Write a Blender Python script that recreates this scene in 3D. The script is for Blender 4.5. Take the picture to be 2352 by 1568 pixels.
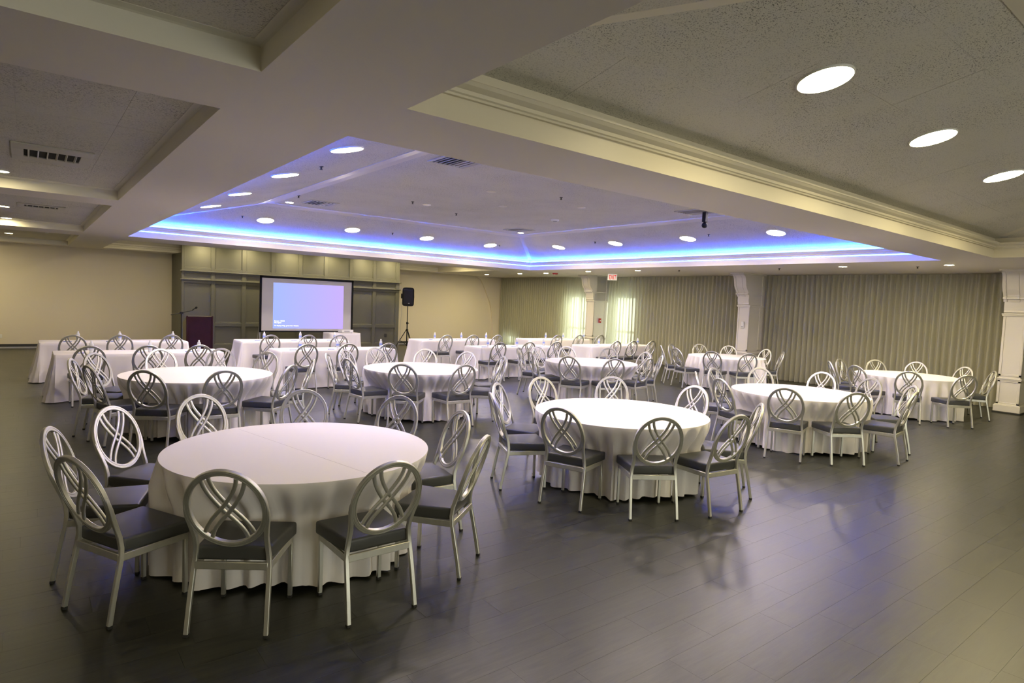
import bpy, bmesh, math, random
from mathutils import Vector, Matrix
random.seed(7)
PI = math.pi
C = bpy.context.scene.collection
for o in list(bpy.data.objects): bpy.data.objects.remove(o)

# ---------------------------------------------------------------- camera, world, exposure
CAM_H = 1.9
F_PX = 1416.63
RIGHT = Vector((0.78633458, -0.61641711, 0.04132648))
DOWN = Vector((-0.00650708, -0.07515281, -0.9971508))
FWD = Vector((0.61776661, 0.78382524, -0.06310632))
cd = bpy.data.cameras.new('camera'); cam = bpy.data.objects.new('camera', cd); C.objects.link(cam)
cd.sensor_width = 36; cd.lens = F_PX / 2352 * 36; cd.clip_start = .05; cd.clip_end = 200
m3 = Matrix((RIGHT, -DOWN, -FWD)).transposed()
cam.matrix_world = Matrix.Translation((0, 0, CAM_H)) @ m3.to_4x4()
bpy.context.scene.camera = cam
vs = bpy.context.scene.view_settings
vs.view_transform = 'Standard'; vs.look = 'None'; vs.gamma = 1; vs.use_curve_mapping = False
vs.exposure = 0.33
W = bpy.data.worlds.new('daylight'); bpy.context.scene.world = W; W.use_nodes = True
bg = W.node_tree.nodes['Background']
bg.inputs[0].default_value = (1.0, 1.0, .86, 1); bg.inputs[1].default_value = 4.8
WARM = (1.0, .84, .46); TRAYL = (1.0, .84, .70); BLUE = (.028, .10, 1.0)
L_NEAR = 125; L_TRAY = 158; L_SMALL = 560; L_COFF = 120; L_STAGE = 330; L_LED = 34; L_COVE = 900

def at(px, py, z):          # photograph pixel -> point on the horizontal plane z
    d = RIGHT*(px-1176) + DOWN*(py-784) + FWD*F_PX
    t = (z-CAM_H)/d.z
    return Vector((d.x*t, d.y*t, z))
def pix(p):
    q = Vector(p)-Vector((0, 0, CAM_H)); w = q.dot(FWD)
    return (1176+F_PX*q.dot(RIGHT)/w, 784+F_PX*q.dot(DOWN)/w, w)

# ---------------------------------------------------------------- materials
def mat(name, col, rough=.6, metal=0, bump=0, bscale=40, var=0, vscale=3, spec=.5, emit=None, es=0, stretch=(1, 1, 1), coat=0):
    m = bpy.data.materials.new(name); m.use_nodes = True
    nt = m.node_tree; b = nt.nodes['Principled BSDF']
    b.inputs['Base Color'].default_value = (*col, 1); b.inputs['Roughness'].default_value = rough
    b.inputs['Metallic'].default_value = metal; b.inputs['Specular IOR Level'].default_value = spec
    b.inputs['Coat Weight'].default_value = coat
    if emit: b.inputs['Emission Color'].default_value = (*emit, 1); b.inputs['Emission Strength'].default_value = es
    if bump or var:
        tc = nt.nodes.new('ShaderNodeTexCoord'); mp = nt.nodes.new('ShaderNodeMapping'); mp.inputs['Scale'].default_value = stretch
        nt.links.new(tc.outputs['Object'], mp.inputs['Vector'])
    if var:
        n = nt.nodes.new('ShaderNodeTexNoise'); n.inputs['Scale'].default_value = vscale; n.inputs['Detail'].default_value = 4
        nt.links.new(mp.outputs[0], n.inputs['Vector'])
        r = nt.nodes.new('ShaderNodeMapRange'); r.inputs['From Min'].default_value = .3; r.inputs['From Max'].default_value = .7
        r.inputs['To Min'].default_value = 1-var; r.inputs['To Max'].default_value = 1+var
        nt.links.new(n.outputs['Fac'], r.inputs['Value'])
        mx = nt.nodes.new('ShaderNodeVectorMath'); mx.operation = 'SCALE'; mx.inputs[0].default_value = col
        nt.links.new(r.outputs[0], mx.inputs['Scale']); nt.links.new(mx.outputs[0], b.inputs['Base Color'])
    if bump:
        n2 = nt.nodes.new('ShaderNodeTexNoise'); n2.inputs['Scale'].default_value = bscale; n2.inputs['Detail'].default_value = 5
        nt.links.new(mp.outputs[0], n2.inputs['Vector'])
        bp = nt.nodes.new('ShaderNodeBump'); bp.inputs['Strength'].default_value = bump; bp.inputs['Distance'].default_value = .004
        nt.links.new(n2.outputs['Fac'], bp.inputs['Height']); nt.links.new(bp.outputs[0], b.inputs['Normal'])
    return m

def acoustic_mat(name, col, dark):
    m = bpy.data.materials.new(name); m.use_nodes = True; nt = m.node_tree; b = nt.nodes['Principled BSDF']; N = nt.nodes.new; L = nt.links.new
    b.inputs['Roughness'].default_value = .95; b.inputs['Specular IOR Level'].default_value = .1
    tc = N('ShaderNodeTexCoord')
    mp = N('ShaderNodeMapping'); mp.inputs['Scale'].default_value = (1.0, 1.6, 1); L(tc.outputs['Object'], mp.inputs[0])
    n1 = N('ShaderNodeTexNoise'); n1.inputs['Scale'].default_value = 80; n1.inputs['Detail'].default_value = 3; n1.inputs['Distortion'].default_value = .8; L(mp.outputs[0], n1.inputs['Vector'])
    r1 = N('ShaderNodeMapRange'); r1.inputs['From Min'].default_value = .555; r1.inputs['From Max'].default_value = .63; L(n1.outputs['Fac'], r1.inputs[0])
    n2 = N('ShaderNodeTexNoise'); n2.inputs['Scale'].default_value = 1.3; n2.inputs['Detail'].default_value = 3; L(tc.outputs['Object'], n2.inputs['Vector'])
    r2 = N('ShaderNodeMapRange'); r2.inputs['From Min'].default_value = .35; r2.inputs['From Max'].default_value = .7; r2.inputs['To Min'].default_value = .25; r2.inputs['To Max'].default_value = 1.0; L(n2.outputs['Fac'], r2.inputs[0])
    mu = N('ShaderNodeMath'); mu.operation = 'MULTIPLY'; L(r1.outputs[0], mu.inputs[0]); L(r2.outputs[0], mu.inputs[1])
    mx = N('ShaderNodeMix'); mx.data_type = 'RGBA'; mx.inputs['A'].default_value = (*col, 1); mx.inputs['B'].default_value = (*dark, 1)
    L(mu.outputs[0], mx.inputs['Factor']); L(mx.outputs['Result'], b.inputs['Base Color'])
    bp = N('ShaderNodeBump'); bp.invert = True; bp.inputs['Strength'].default_value = .6; bp.inputs['Distance'].default_value = .004; L(n1.outputs['Fac'], bp.inputs['Height']); L(bp.outputs[0], b.inputs['Normal'])
    return m

def wood_floor(name):
    m = bpy.data.materials.new(name); m.use_nodes = True; nt = m.node_tree; b = nt.nodes['Principled BSDF']; N = nt.nodes.new; L = nt.links.new
    g = N('ShaderNodeNewGeometry'); oi = N('ShaderNodeObjectInfo')
    ad = N('ShaderNodeMath'); ad.operation = 'ADD'; L(g.outputs['Random Per Island'], ad.inputs[0]); L(oi.outputs['Random'], ad.inputs[1])
    fr = N('ShaderNodeMath'); fr.operation = 'FRACT'; L(ad.outputs[0], fr.inputs[0])
    cv = N('ShaderNodeCombineXYZ'); sc = N('ShaderNodeMath'); sc.operation = 'MULTIPLY'; sc.inputs[1].default_value = 40; L(fr.outputs[0], sc.inputs[0]); L(sc.outputs[0], cv.inputs[2])
    va = N('ShaderNodeVectorMath'); L(g.outputs['Position'], va.inputs[0]); L(cv.outputs[0], va.inputs[1])
    mp = N('ShaderNodeMapping'); mp.inputs['Scale'].default_value = (1.6, 15, 1); L(va.outputs[0], mp.inputs[0])
    n1 = N('ShaderNodeTexNoise'); n1.inputs['Scale'].default_value = 2.2; n1.inputs['Detail'].default_value = 8; n1.inputs['Roughness'].default_value = .65; n1.inputs['Distortion'].default_value = .5; L(mp.outputs[0], n1.inputs['Vector'])
    cr = N('ShaderNodeValToRGB'); cr.color_ramp.elements[0].position = .3; cr.color_ramp.elements[0].color = (.017, .018, .014, 1); cr.color_ramp.elements[1].position = .72; cr.color_ramp.elements[1].color = (.045, .047, .035, 1); L(n1.outputs['Fac'], cr.inputs[0])
    mr = N('ShaderNodeMapRange'); mr.inputs['To Min'].default_value = .92; mr.inputs['To Max'].default_value = 1.08; L(fr.outputs[0], mr.inputs[0])
    vm = N('ShaderNodeVectorMath'); vm.operation = 'SCALE'; L(cr.outputs[0], vm.inputs[0]); L(mr.outputs[0], vm.inputs['Scale']); L(vm.outputs[0], b.inputs['Base Color'])
    rr = N('ShaderNodeMapRange'); rr.inputs['To Min'].default_value = .28; rr.inputs['To Max'].default_value = .46; L(n1.outputs['Fac'], rr.inputs[0]); L(rr.outputs[0], b.inputs['Roughness'])
    b.inputs['Specular IOR Level'].default_value = .55
    bp = N('ShaderNodeBump'); bp.inputs['Strength'].default_value = .25; bp.inputs['Distance'].default_value = .002; L(n1.outputs['Fac'], bp.inputs['Height']); L(bp.outputs[0], b.inputs['Normal'])
    return m

def curtain_mat(name):
    m = bpy.data.materials.new(name); m.use_nodes = True; nt = m.node_tree; N = nt.nodes.new; L = nt.links.new
    nt.nodes.remove(nt.nodes['Principled BSDF']); out = nt.nodes['Material Output']
    tc = N('ShaderNodeTexCoord'); mp = N('ShaderNodeMapping'); mp.inputs['Scale'].default_value = (1, 120, 160); L(tc.outputs['Object'], mp.inputs[0])
    n = N('ShaderNodeTexNoise'); n.inputs['Scale'].default_value = 1.5; L(mp.outputs[0], n.inputs['Vector'])
    cr = N('ShaderNodeValToRGB'); cr.color_ramp.elements[0].position = .3; cr.color_ramp.elements[0].color = (.44, .435, .34, 1); cr.color_ramp.elements[1].position = .7; cr.color_ramp.elements[1].color = (.58, .57, .46, 1); L(n.outputs['Fac'], cr.inputs[0])
    d = N('ShaderNodeBsdfDiffuse'); t = N('ShaderNodeBsdfTranslucent'); tr = N('ShaderNodeBsdfTransparent')
    L(cr.outputs[0], d.inputs[0]); t.inputs[0].default_value = (.8, .8, .68, 1)
    a = N('ShaderNodeMixShader'); a.inputs[0].default_value = .42; L(d.outputs[0], a.inputs[1]); L(t.outputs[0], a.inputs[2])
    c = N('ShaderNodeMixShader'); c.inputs[0].default_value = .10; L(a.outputs[0], c.inputs[1]); L(tr.outputs[0], c.inputs[2]); L(c.outputs[0], out.inputs[0])
    return m

def emis(name, col, s):
    m = bpy.data.materials.new(name); m.use_nodes = True; nt = m.node_tree
    nt.nodes.remove(nt.nodes['Principled BSDF']); e = nt.nodes.new('ShaderNodeEmission'); e.inputs[0].default_value = (*col, 1); e.inputs[1].default_value = s
    nt.links.new(e.outputs[0], nt.nodes['Material Output'].inputs[0]); return m

def glass_mat(name, col=(1, 1, 1), rough=.03, trans=.6):
    m = bpy.data.materials.new(name); m.use_nodes = True; nt = m.node_tree; N = nt.nodes.new; L = nt.links.new
    nt.nodes.remove(nt.nodes['Principled BSDF'])
    t = N('ShaderNodeBsdfTransparent'); t.inputs[0].default_value = (*col, 1); g = N('ShaderNodeBsdfPrincipled'); g.inputs['Base Color'].default_value = (*col, 1); g.inputs['Roughness'].default_value = rough
    x = N('ShaderNodeMixShader'); x.inputs[0].default_value = trans; L(g.outputs[0], x.inputs[1]); L(t.outputs[0], x.inputs[2]); L(x.outputs[0], nt.nodes['Material Output'].inputs[0]); return m

M_soffit = mat('painted_soffit', (.78, .73, .66), .65, bump=.05, bscale=60)
M_fascia = mat('painted_fascia', (.76, .73, .64), .5)
M_crown = mat('painted_moulding', (.73, .68, .55), .42)
M_tile = acoustic_mat('acoustic_tile', (.70, .675, .60), (.17, .165, .14))
M_wall = mat('wall_paint', (.72, .65, .50), .75, bump=.06, bscale=90)
M_stage = mat('stage_panel_paint', (.110, .108, .085), .5, bump=.03)
M_dark = mat('dark_trim', (.035, .035, .033), .5)
M_column = mat('column_paint', (.70, .67, .62), .38)
M_floor = wood_floor('wood_plank_floor')
M_sub = mat('subfloor', (.012, .011, .01), .9)
M_metal = mat('brushed_silver', (.59, .59, .54), .42, metal=.78, var=.05, vscale=30, stretch=(1, 1, .2))
M_vinyl = mat('charcoal_vinyl', (.052, .054, .053), .45, bump=.08, bscale=250, spec=.5)
M_rubber = mat('black_rubber', (.02, .02, .02), .7)
M_cloth = mat('white_linen', (.83, .80, .79), .85, bump=.10, bscale=300, spec=.25)
M_ply = mat('plywood', (.35, .24, .14), .6)
M_curtain = curtain_mat('sheer_curtain')
M_black = mat('black_plastic', (.006, .006, .006), .6, spec=.25)
M_blackm = mat('black_metal', (.008, .008, .008), .5, spec=.3)
M_maroon = mat('maroon_wood', (.030, .006, .008), .7, spec=.2, var=.2, vscale=4)
M_tan = mat('tan_wood_side', (.16, .13, .06), .5)
M_white = mat('white_plastic', (.75, .75, .73), .4)
M_gray = mat('grey_plastic', (.35, .35, .35), .5)
M_vent = mat('vent_metal', (.55, .53, .48), .5)
M_void = mat('vent_void', (.01, .01, .01), .9)
M_red = mat('red_plastic', (.45, .02, .02), .4)
M_bottle = glass_mat('clear_bottle', (.93, .95, 1.0), .08, .45)
M_blabel = mat('blue_label', (.22, .30, .70), .4)
M_pane = glass_mat('window_glass', (.95, 1, .97), .02, .93)
M_screen = mat('screen_fabric', (.76, .74, .70), .9)
M_pen = mat('blue_pen', (.03, .08, .55), .3)
E_tray = emis('tray_lamp', TRAYL, L_TRAY); E_near = emis('near_tray_lamp', WARM, L_NEAR); E_small = emis('small_lamp', WARM, L_SMALL)
E_coff = emis('coffer_lamp', WARM, L_COFF); E_stage = emis('stage_lamp', WARM, L_STAGE)
E_led = emis('led_tape', BLUE, L_LED); E_cove = emis('cove_led_tape', (.010, .085, 1.0), L_COVE); E_text = emis('projected_text', (1, 1, 1), 1.6)
E_exit = mat('exit_face', (.8, .78, .72), .5, emit=(1, .93, .85), es=.25)
E_exitr = emis('exit_letters', (1, .05, .03), .7)

# ---------------------------------------------------------------- mesh helpers
def box(bm, x0, y0, z0, x1, y1, z1, bev=0, seg=1, M=None):
    vs_ = bmesh.ops.create_cube(bm, size=1)['verts']
    T = Matrix.Translation(((x0+x1)/2, (y0+y1)/2, (z0+z1)/2)) @ Matrix.Diagonal((abs(x1-x0), abs(y1-y0), abs(z1-z0), 1))
    if M is not None: T = M @ T
    bmesh.ops.transform(bm, matrix=T, verts=vs_)
    if bev:
        es = list({e for v in vs_ for e in v.link_edges})
        bmesh.ops.bevel(bm, geom=es, offset=bev, segments=seg, profile=.5, affect='EDGES')
def sweep(bm, path, sec, up, closed=False, cap=True, scale=None):
    n = len(path); rings = []
    for i, p in enumerate(path):
        a = path[(i-1) % n] if closed or i else path[0]
        b = path[(i+1) % n] if closed or i < n-1 else path[-1]
        t = (b-a).normalized(); s = t.cross(up).normalized(); u = s.cross(t).normalized()
        k = scale[i] if scale else 1
        rings.append([bm.verts.new(p + s*(x*k) + u*(y*k)) for x, y in sec])
    m_ = len(sec)
    for i in range(n if closed else n-1):
        A, B = rings[i], rings[(i+1) % n]
        for j in range(m_): bm.faces.new((A[j], A[(j+1) % m_], B[(j+1) % m_], B[j]))
    if cap and not closed:
        bm.faces.new(rings[0][::-1]); bm.faces.new(rings[-1])
def circ(r, n=8): return [(r*math.cos(2*PI*i/n), r*math.sin(2*PI*i/n)) for i in range(n)]
def rsq(a, b=None, c=None):
    b = b or a; c = c or min(a, b)*.25
    return [(a, -b+c), (a, b-c), (a-c, b), (-a+c, b), (-a, b-c), (-a, -b+c), (-a+c, -b), (a-c, -b)]
def rod(bm, a, b, r, n=8):
    a = Vector(a); b = Vector(b); d = (b-a).normalized(); up = Vector((0, 0, 1)) if abs(d.z) < .9 else Vector((0, 1, 0))
    sweep(bm, [a, b], circ(r, n), up)
def lathe(bm, prof, n=16, M=None):
    rings = []
    for r, z in prof:
        ring = []
        for i in range(n):
            v = Vector((max(r, 1e-4)*math.cos(2*PI*i/n), max(r, 1e-4)*math.sin(2*PI*i/n), z))
            ring.append(bm.verts.new(M @ v if M is not None else v))
        rings.append(ring)
    for A, B in zip(rings, rings[1:]):
        for j in range(n): bm.faces.new((A[j], A[(j+1) % n], B[(j+1) % n], B[j]))
    bm.faces.new(rings[0][::-1]); bm.faces.new(rings[-1])
def prism(bm, poly, y0, y1, axis='y'):   # poly in (x,z) extruded along y; axis x: poly in (y,z)
    def P(a, b, h): return Vector((a, h, b)) if axis == 'y' else (Vector((h, a, b)) if axis == 'x' else Vector((a, b, h)))
    A = [bm.verts.new(P(a, b, y0)) for a, b in poly]; B = [bm.verts.new(P(a, b, y1)) for a, b in poly]
    n = len(poly)
    for i in range(n): bm.faces.new((A[i], A[(i+1) % n], B[(i+1) % n], B[i]))
    bm.faces.new(A[::-1]); bm.faces.new(B)
def mesh_of(name, bm, m, smooth=None):
    bmesh.ops.recalc_face_normals(bm, faces=bm.faces)
    me = bpy.data.meshes.new(name); bm.to_mesh(me); bm.free(); me.materials.append(m)
    if smooth is not None:
        me.polygons.foreach_set('use_smooth', [True]*len(me.polygons)); me.set_sharp_from_angle(angle=math.radians(smooth))
    return me
def obj(name, bm, m, parent=None, smooth=None, loc=None, rotz=0):
    me = mesh_of(name, bm, m, smooth) if isinstance(bm, bmesh.types.BMesh) else bm
    o = bpy.data.objects.new(name, me); C.objects.link(o)
    if parent: o.parent = parent
    if loc is not None: o.location = loc
    if rotz: o.rotation_euler.z = rotz
    return o
def NB(): return bmesh.new()
def struct(name, bm, m, parent=None, smooth=None, label=None):
    o = obj(name, bm, m, parent, smooth)
    if not parent: o['kind'] = 'structure'
    if label: o['label'] = label
    return o
def tag(o, label, cat, group=None):
    o['label'] = label; o['category'] = cat
    if group: o['group'] = group
    return o
def thing(name, label, cat, loc=(0, 0, 0), rotz=0, group=None):
    o = bpy.data.objects.new(name, None); C.objects.link(o); o.location = loc; o.rotation_euler.z = rotz
    o.empty_display_size = .1
    return tag(o, label, cat, group)
def copy_tree(o, parent=None):
    c = o.copy(); C.objects.link(c)
    if parent: c.parent = parent
    for ch in o.children: copy_tree(ch, c)
    return c

# ---------------------------------------------------------------- floor with planks
XL, XR, YN, YF, ZC = -4.0, 17.2, -9.0, 22.6, 3.0
bm = NB(); box(bm, XL-.2, YN-.2, -.15, XR+.2, YF+.2, -.006)
floor = struct('floor', bm, M_sub, label='dark grey brown wood plank floor with a satin sheen')
PL, PW, g_ = .915, .2225, .0005
bm = NB(); box(bm, g_, g_, -.006, PL-g_, PW-g_, 0)
plank_me = mesh_of('plank', bm, M_floor)
rows = {}; known = {3: 2.73, 2: 3.04, 1: 2.84, 0: 4.10, 5: 1.96, 4: 3.15, 6: 2.41}
cand = []
j0 = int((YN-1.085)//PW)-1; j1 = int((YF-1.085)//PW)+1
for j in range(j0, j1+1):
    y0 = 1.085+j*PW
    off = known.get(j, random.random()*PL) % PL
    x = math.floor((XL-off)/PL)*PL+off
    while x < XR:
        a, b = max(x, XL), min(x+PL, XR); c, d = max(y0, YN), min(y0+PW, YF)
        if b-a > .05 and d-c > .03:
            u, v, w = pix(((a+b)/2, (c+d)/2, 0))
            inv = w > .5 and -150 < u < 2500 and 0 < v < 1680
            cand.append((w if inv else 1e3+abs(w), a, b, c, d, abs(b-a-PL) < 1e-6 and abs(d-c-PW) < 1e-6))
        x += PL
cand.sort(key=lambda t: t[0])
n = 0; rest = NB()
for w, a, b, c, d, full in cand:
    if full and n < 299 and w < 1e3:
        obj('plank', plank_me, M_floor, floor, loc=(a, c, 0)); n += 1
    else:
        q = [(a+g_, c+g_), (b-g_, c+g_), (b-g_, d-g_), (a+g_, d-g_)]
        vt = [rest.verts.new((x, y, 0)) for x, y in q]; vb = [rest.verts.new((x, y, -.006)) for x, y in q]
        rest.faces.new(vt)
        for i in range(4): rest.faces.new((vt[i], vb[i], vb[(i+1) % 4], vt[(i+1) % 4]))
o = obj('plank', rest, M_floor, floor); o['kind'] = 'stuff'

# ---------------------------------------------------------------- ceiling: flat grid of beams with recessed coffers
HOLES = dict(L0=(-2.3, -6.5, .93, -2.9), L1=(-2.3, -2.1, .93, 3.3), L2=(-2.3, 4.13, .93, 9.5), L3=(-2.3, 10.2, .93, 15.8), L4=(-2.3, 16.98, .93, 21.9),
             blue=(1.75, 4.15, 13.25, 16.0), near=(1.75, -8.4, 13.0, 3.3), rec=(1.75, 17.5, 13.1, 21.65))
xs = sorted({XL, XR, *[h[0] for h in HOLES.values()], *[h[2] for h in HOLES.values()]})
ys = sorted({YN, YF, *[h[1] for h in HOLES.values()], *[h[3] for h in HOLES.values()]})
bm = NB(); vd = {}
def V_(x, y):
    if (x, y) not in vd: vd[(x, y)] = bm.verts.new((x, y, ZC))
    return vd[(x, y)]
for i in range(len(xs)-1):
    for j in range(len(ys)-1):
        cx, cy = (xs[i]+xs[i+1])/2, (ys[j]+ys[j+1])/2
        if any(h[0] < cx < h[2] and h[1] < cy < h[3] for h in HOLES.values()): continue
        bm.faces.new((V_(xs[i], ys[j]), V_(xs[i], ys[j+1]), V_(xs[i+1], ys[j+1]), V_(xs[i+1], ys[j])))
me = bpy.data.meshes.new('ceiling'); bm.to_mesh(me); bm.free(); me.materials.append(M_soffit)
ceiling = bpy.data.objects.new('ceiling', me); C.objects.link(ceiling); ceiling['kind'] = 'structure'
ceiling['label'] = 'beige painted ceiling of wide flat beams around recessed coffers and trays'

def rect_loft(bm, h, prof):    # sweep a profile [(inset, z)] round a rectangle, mitred corners
    rings = []
    for u, z in prof:
        rings.append([bm.verts.new((x, y, z)) for x, y in ((h[0]+u, h[1]+u), (h[2]-u, h[1]+u), (h[2]-u, h[3]-u), (h[0]+u, h[3]-u))])
    for A, B in zip(rings, rings[1:]):
        for k in range(4): bm.faces.new((A[k], A[(k+1) % 4], B[(k+1) % 4], B[k]))
def clip(poly, a, b, c):   # keep a*x+b*y<=c
    out = []
    for i in range(len(poly)):
        p, q = poly[i], poly[(i+1) % len(poly)]
        dp, dq = a*p[0]+b*p[1]-c, a*q[0]+b*q[1]-c
        if dp <= 0: out.append(p)
        if dp*dq < 0:
            t = dp/(dp-dq); out.append((p[0]+(q[0]-p[0])*t, p[1]+(q[1]-p[1])*t))
    return out
def tiles(parent, poly, O, U, Vv, tw, th, name='ceiling_tile', ou=0, ov=0, thick=.012, gap=.0007):
    """acoustic tiles in the plane O + u*U + v*V clipped to a convex polygon given in (u,v)"""
    us = [p[0] for p in poly]; vs2 = [p[1] for p in poly]; nrm = U.cross(Vv).normalized()
    if nrm.z > 0: nrm = -nrm
    i = math.floor((min(us)-ou)/tw)
    while ou+i*tw < max(us):
        j = math.floor((min(vs2)-ov)/th)
        while ov+j*th < max(vs2):
            x0, x1, y0, y1 = ou+i*tw+gap, ou+(i+1)*tw-gap, ov+j*th+gap, ov+(j+1)*th-gap
            q = [(x0, y0), (x1, y0), (x1, y1), (x0, y1)]
            n_ = len(poly); ar = sum(poly[k][0]*poly[(k+1) % n_][1]-poly[(k+1) % n_][0]*poly[k][1] for k in range(n_))
            for k in range(n_):
                p, r = poly[k], poly[(k+1) % n_]; a, b = (r[1]-p[1]), -(r[0]-p[0])
                if ar < 0: a, b = -a, -b
                q = clip(q, a, b, a*p[0]+b*p[1])
                if len(q) < 3: break
            if len(q) >= 3:
                area = abs(sum(q[k][0]*q[(k+1) % len(q)][1]-q[(k+1) % len(q)][0]*q[k][1] for k in range(len(q))))/2
                if area > .004:
                    b_ = NB(); dz = random.uniform(0, .0022)
                    A = [b_.verts.new(O+U*a+Vv*b+nrm*dz) for a, b in q]; B = [b_.verts.new(O+U*a+Vv*b-nrm*thick) for a, b in q]
                    for k in range(len(q)): b_.faces.new((A[k], A[(k+1) % len(q)], B[(k+1) % len(q)], B[k]))
                    b_.faces.new(A); b_.faces.new(B[::-1])
                    obj(name, b_, M_tile, parent)
            j += 1
        i += 1
X, Y, Z = Vector((1, 0, 0)), Vector((0, 1, 0)), Vector((0, 0, 1))
CZ = 3.135
for k in ('L0', 'L1', 'L2', 'L3', 'L4'):
    h = HOLES[k]; bm = NB()
    rect_loft(bm, h, [(0, ZC), (0, CZ-.018), (.012, CZ-.012), (.05, CZ-.004), (.05, CZ+.03)])
    struct('coffer_trim', bm, M_fascia, ceiling)
    bm = NB(); box(bm, h[0]-.02, h[1]-.02, CZ+.028, h[2]+.02, h[3]+.02, CZ+.05); struct('coffer_backing', bm, M_tile, ceiling)
    if k in ('L1', 'L2', 'L3'):
        tiles(ceiling, [(h[0]+.04, h[1]+.04), (h[2]-.04, h[1]+.04), (h[2]-.04, h[3]-.04), (h[0]+.04, h[3]-.04)], Vector((0, 0, CZ)), X, Y, .61, .61 if k == 'L3' else 1.22, ou=.93-.04-.61*.55, ov=h[3]-.1)
    else:
        bm = NB(); box(bm, h[0]+.04, h[1]+.04, CZ, h[2]-.04, h[3]-.04, CZ+.02); struct('ceiling_panel', bm, M_tile, ceiling)

SZ0, FZ, IN0, IN1 = 3.35, 3.80, .10, 2.28
def slope_dir(): return Vector((0, -(IN1-IN0), FZ-SZ0)).normalized()
SZ0 -= .1*(FZ-SZ0)/(IN1-IN0); IN0 = 0.0
SL = math.hypot(IN1-IN0, FZ-SZ0)
CROWN = [(.0, ZC), (.0, 3.125), (-.012, 3.128), (-.012, 3.150), (.010, 3.152), (.014, 3.165), (.026, 3.172), (.030, 3.195), (.045, 3.202), (.070, 3.215), (.085, 3.235), (.092, 3.238), (.092, 3.252), (.084, 3.252), (.084, 3.236), (.0, 3.236), (.0, 3.345)]
def tray(h, use_tiles):
    bm = NB(); rect_loft(bm, h, CROWN); struct('crown_moulding', bm, M_crown, ceiling)
    x0, y0, x1, y1 = h
    a = [(x0, y0), (x1, y0), (x1, y1), (x0, y1)]
    cx, cy = (x0+x1)/2, (y0+y1)/2
    bot = [(x0+IN0, y0+IN0), (x1-IN0, y0+IN0), (x1-IN0, y1-IN0), (x0+IN0, y1-IN0)]
    top = [(x0+IN1, y0+IN1), (x1-IN1, y0+IN1), (x1-IN1, y1-IN1), (x0+IN1, y1-IN1)]
    for k in range(4):
        b0, b1 = bot[k], bot[(k+1) % 4]; t0, t1 = top[k], top[(k+1) % 4]
        O = Vector((*b0, SZ0)); U = (Vector((*b1, SZ0))-O); Lb = U.length; U.normalize()
        mid = (Vector((*t0, FZ))+Vector((*t1, FZ)))/2-(Vector((*b0, SZ0))+Vector((*b1, SZ0)))/2; Vv = mid.normalized()
        d = IN1-IN0
        poly = [(0, 0), (Lb, 0), (Lb-d, SL), (d, SL)]
        nrm = U.cross(Vv).normalized()
        if nrm.z < 0: nrm = -nrm
        bm = NB(); v = [bm.verts.new(O+U*p+Vv*q+nrm*.02) for p, q in [(-.05, -.05), (Lb+.05, -.05), (Lb-d+.05, SL+.02), (d-.05, SL+.02)]]; bm.faces.new(v)
        struct('slope_backing', bm, M_sub, ceiling)
        if use_tiles and k in (2, 3):
            tiles(ceiling, poly, O, U, Vv, 1.22, .61, ou=.3)
        else:
            bm = NB(); A = [bm.verts.new(O+U*p+Vv*q) for p, q in poly]; B = [bm.verts.new(O+U*p+Vv*q+nrm*.012) for p, q in poly]
            bm.faces.new(A); bm.faces.new(B[::-1])
            for i in range(4): bm.faces.new((A[i], A[(i+1) % 4], B[(i+1) % 4], B[i]))
            struct('slope_panel', bm, M_tile, ceiling)
        # hip batten
        e0 = Vector((*b0, SZ0)); e1 = Vector((*t0, FZ)); e0 = e0+(e1-e0)*.05
        dirv = (e1-e0).normalized(); bm = NB()
        sweep(bm, [e0-Z*.004, e1-Z*.004], [(-.15, .018), (-.15, .002), (-.14, -.004), (.14, -.004), (.15, .002), (.15, .018)], Z)
        struct('hip_batten', bm, M_crown, ceiling)
        # band at the fold between slope and flat
        bm = NB(); w_ = .12
        n2 = Vector((cx-(t0[0]+t1[0])/2, cy-(t0[1]+t1[1])/2, 0)).normalized()
        f0, f1 = Vector((*t0, FZ)), Vector((*t1, FZ)); uu = (f1-f0).normalized()
        lo = -Vv
        pts = [f0+lo*w_*1.5-uu*w_*1.4, f1+lo*w_*1.5+uu*w_*1.4, f1, f0]
        pts = [p-Z*.007 for p in pts]
        q2 = [f0-Z*.007, f1-Z*.007, f1+n2*w_-uu*w_-Z*.006, f0+n2*w_+uu*w_-Z*.006]
        for P in (pts, q2):
            A = [bm.verts.new(p) for p in P]; B = [bm.verts.new(p+Z*.02) for p in P]
            bm.faces.new(A); bm.faces.new(B[::-1])
            for i in range(4): bm.faces.new((A[i], A[(i+1) % 4], B[(i+1) % 4], B[i]))
        struct('fold_band', bm, M_crown, ceiling)
    bm = NB(); box(bm, top[0][0], top[0][1], FZ, top[2][0], top[2][1], FZ+.02); struct('flat_panel', bm, M_tile, ceiling)
tray(HOLES['blue'], False); tray(HOLES['near'], True)
h = HOLES['rec']; bm = NB(); rect_loft(bm, h, [(0, ZC), (0, 3.06), (.012, 3.07), (.012, 3.10), (.03, 3.12), (.03, 3.16), (.06, 3.2), (.09, 3.28), (.09, 3.34)]); struct('crown_moulding', bm, M_crown, ceiling)
bm = NB(); box(bm, h[0], h[1], 3.33, h[2], h[3], 3.35); struct('ceiling_panel', bm, M_tile, ceiling)
# solid lid over everything (the building's upper deck), keeps daylight out
bm = NB(); box(bm, XL-.3, YN-.3, 4.0, XR+.3, YF+.3, 4.1); struct('roof_deck', bm, M_sub, ceiling)

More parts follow.
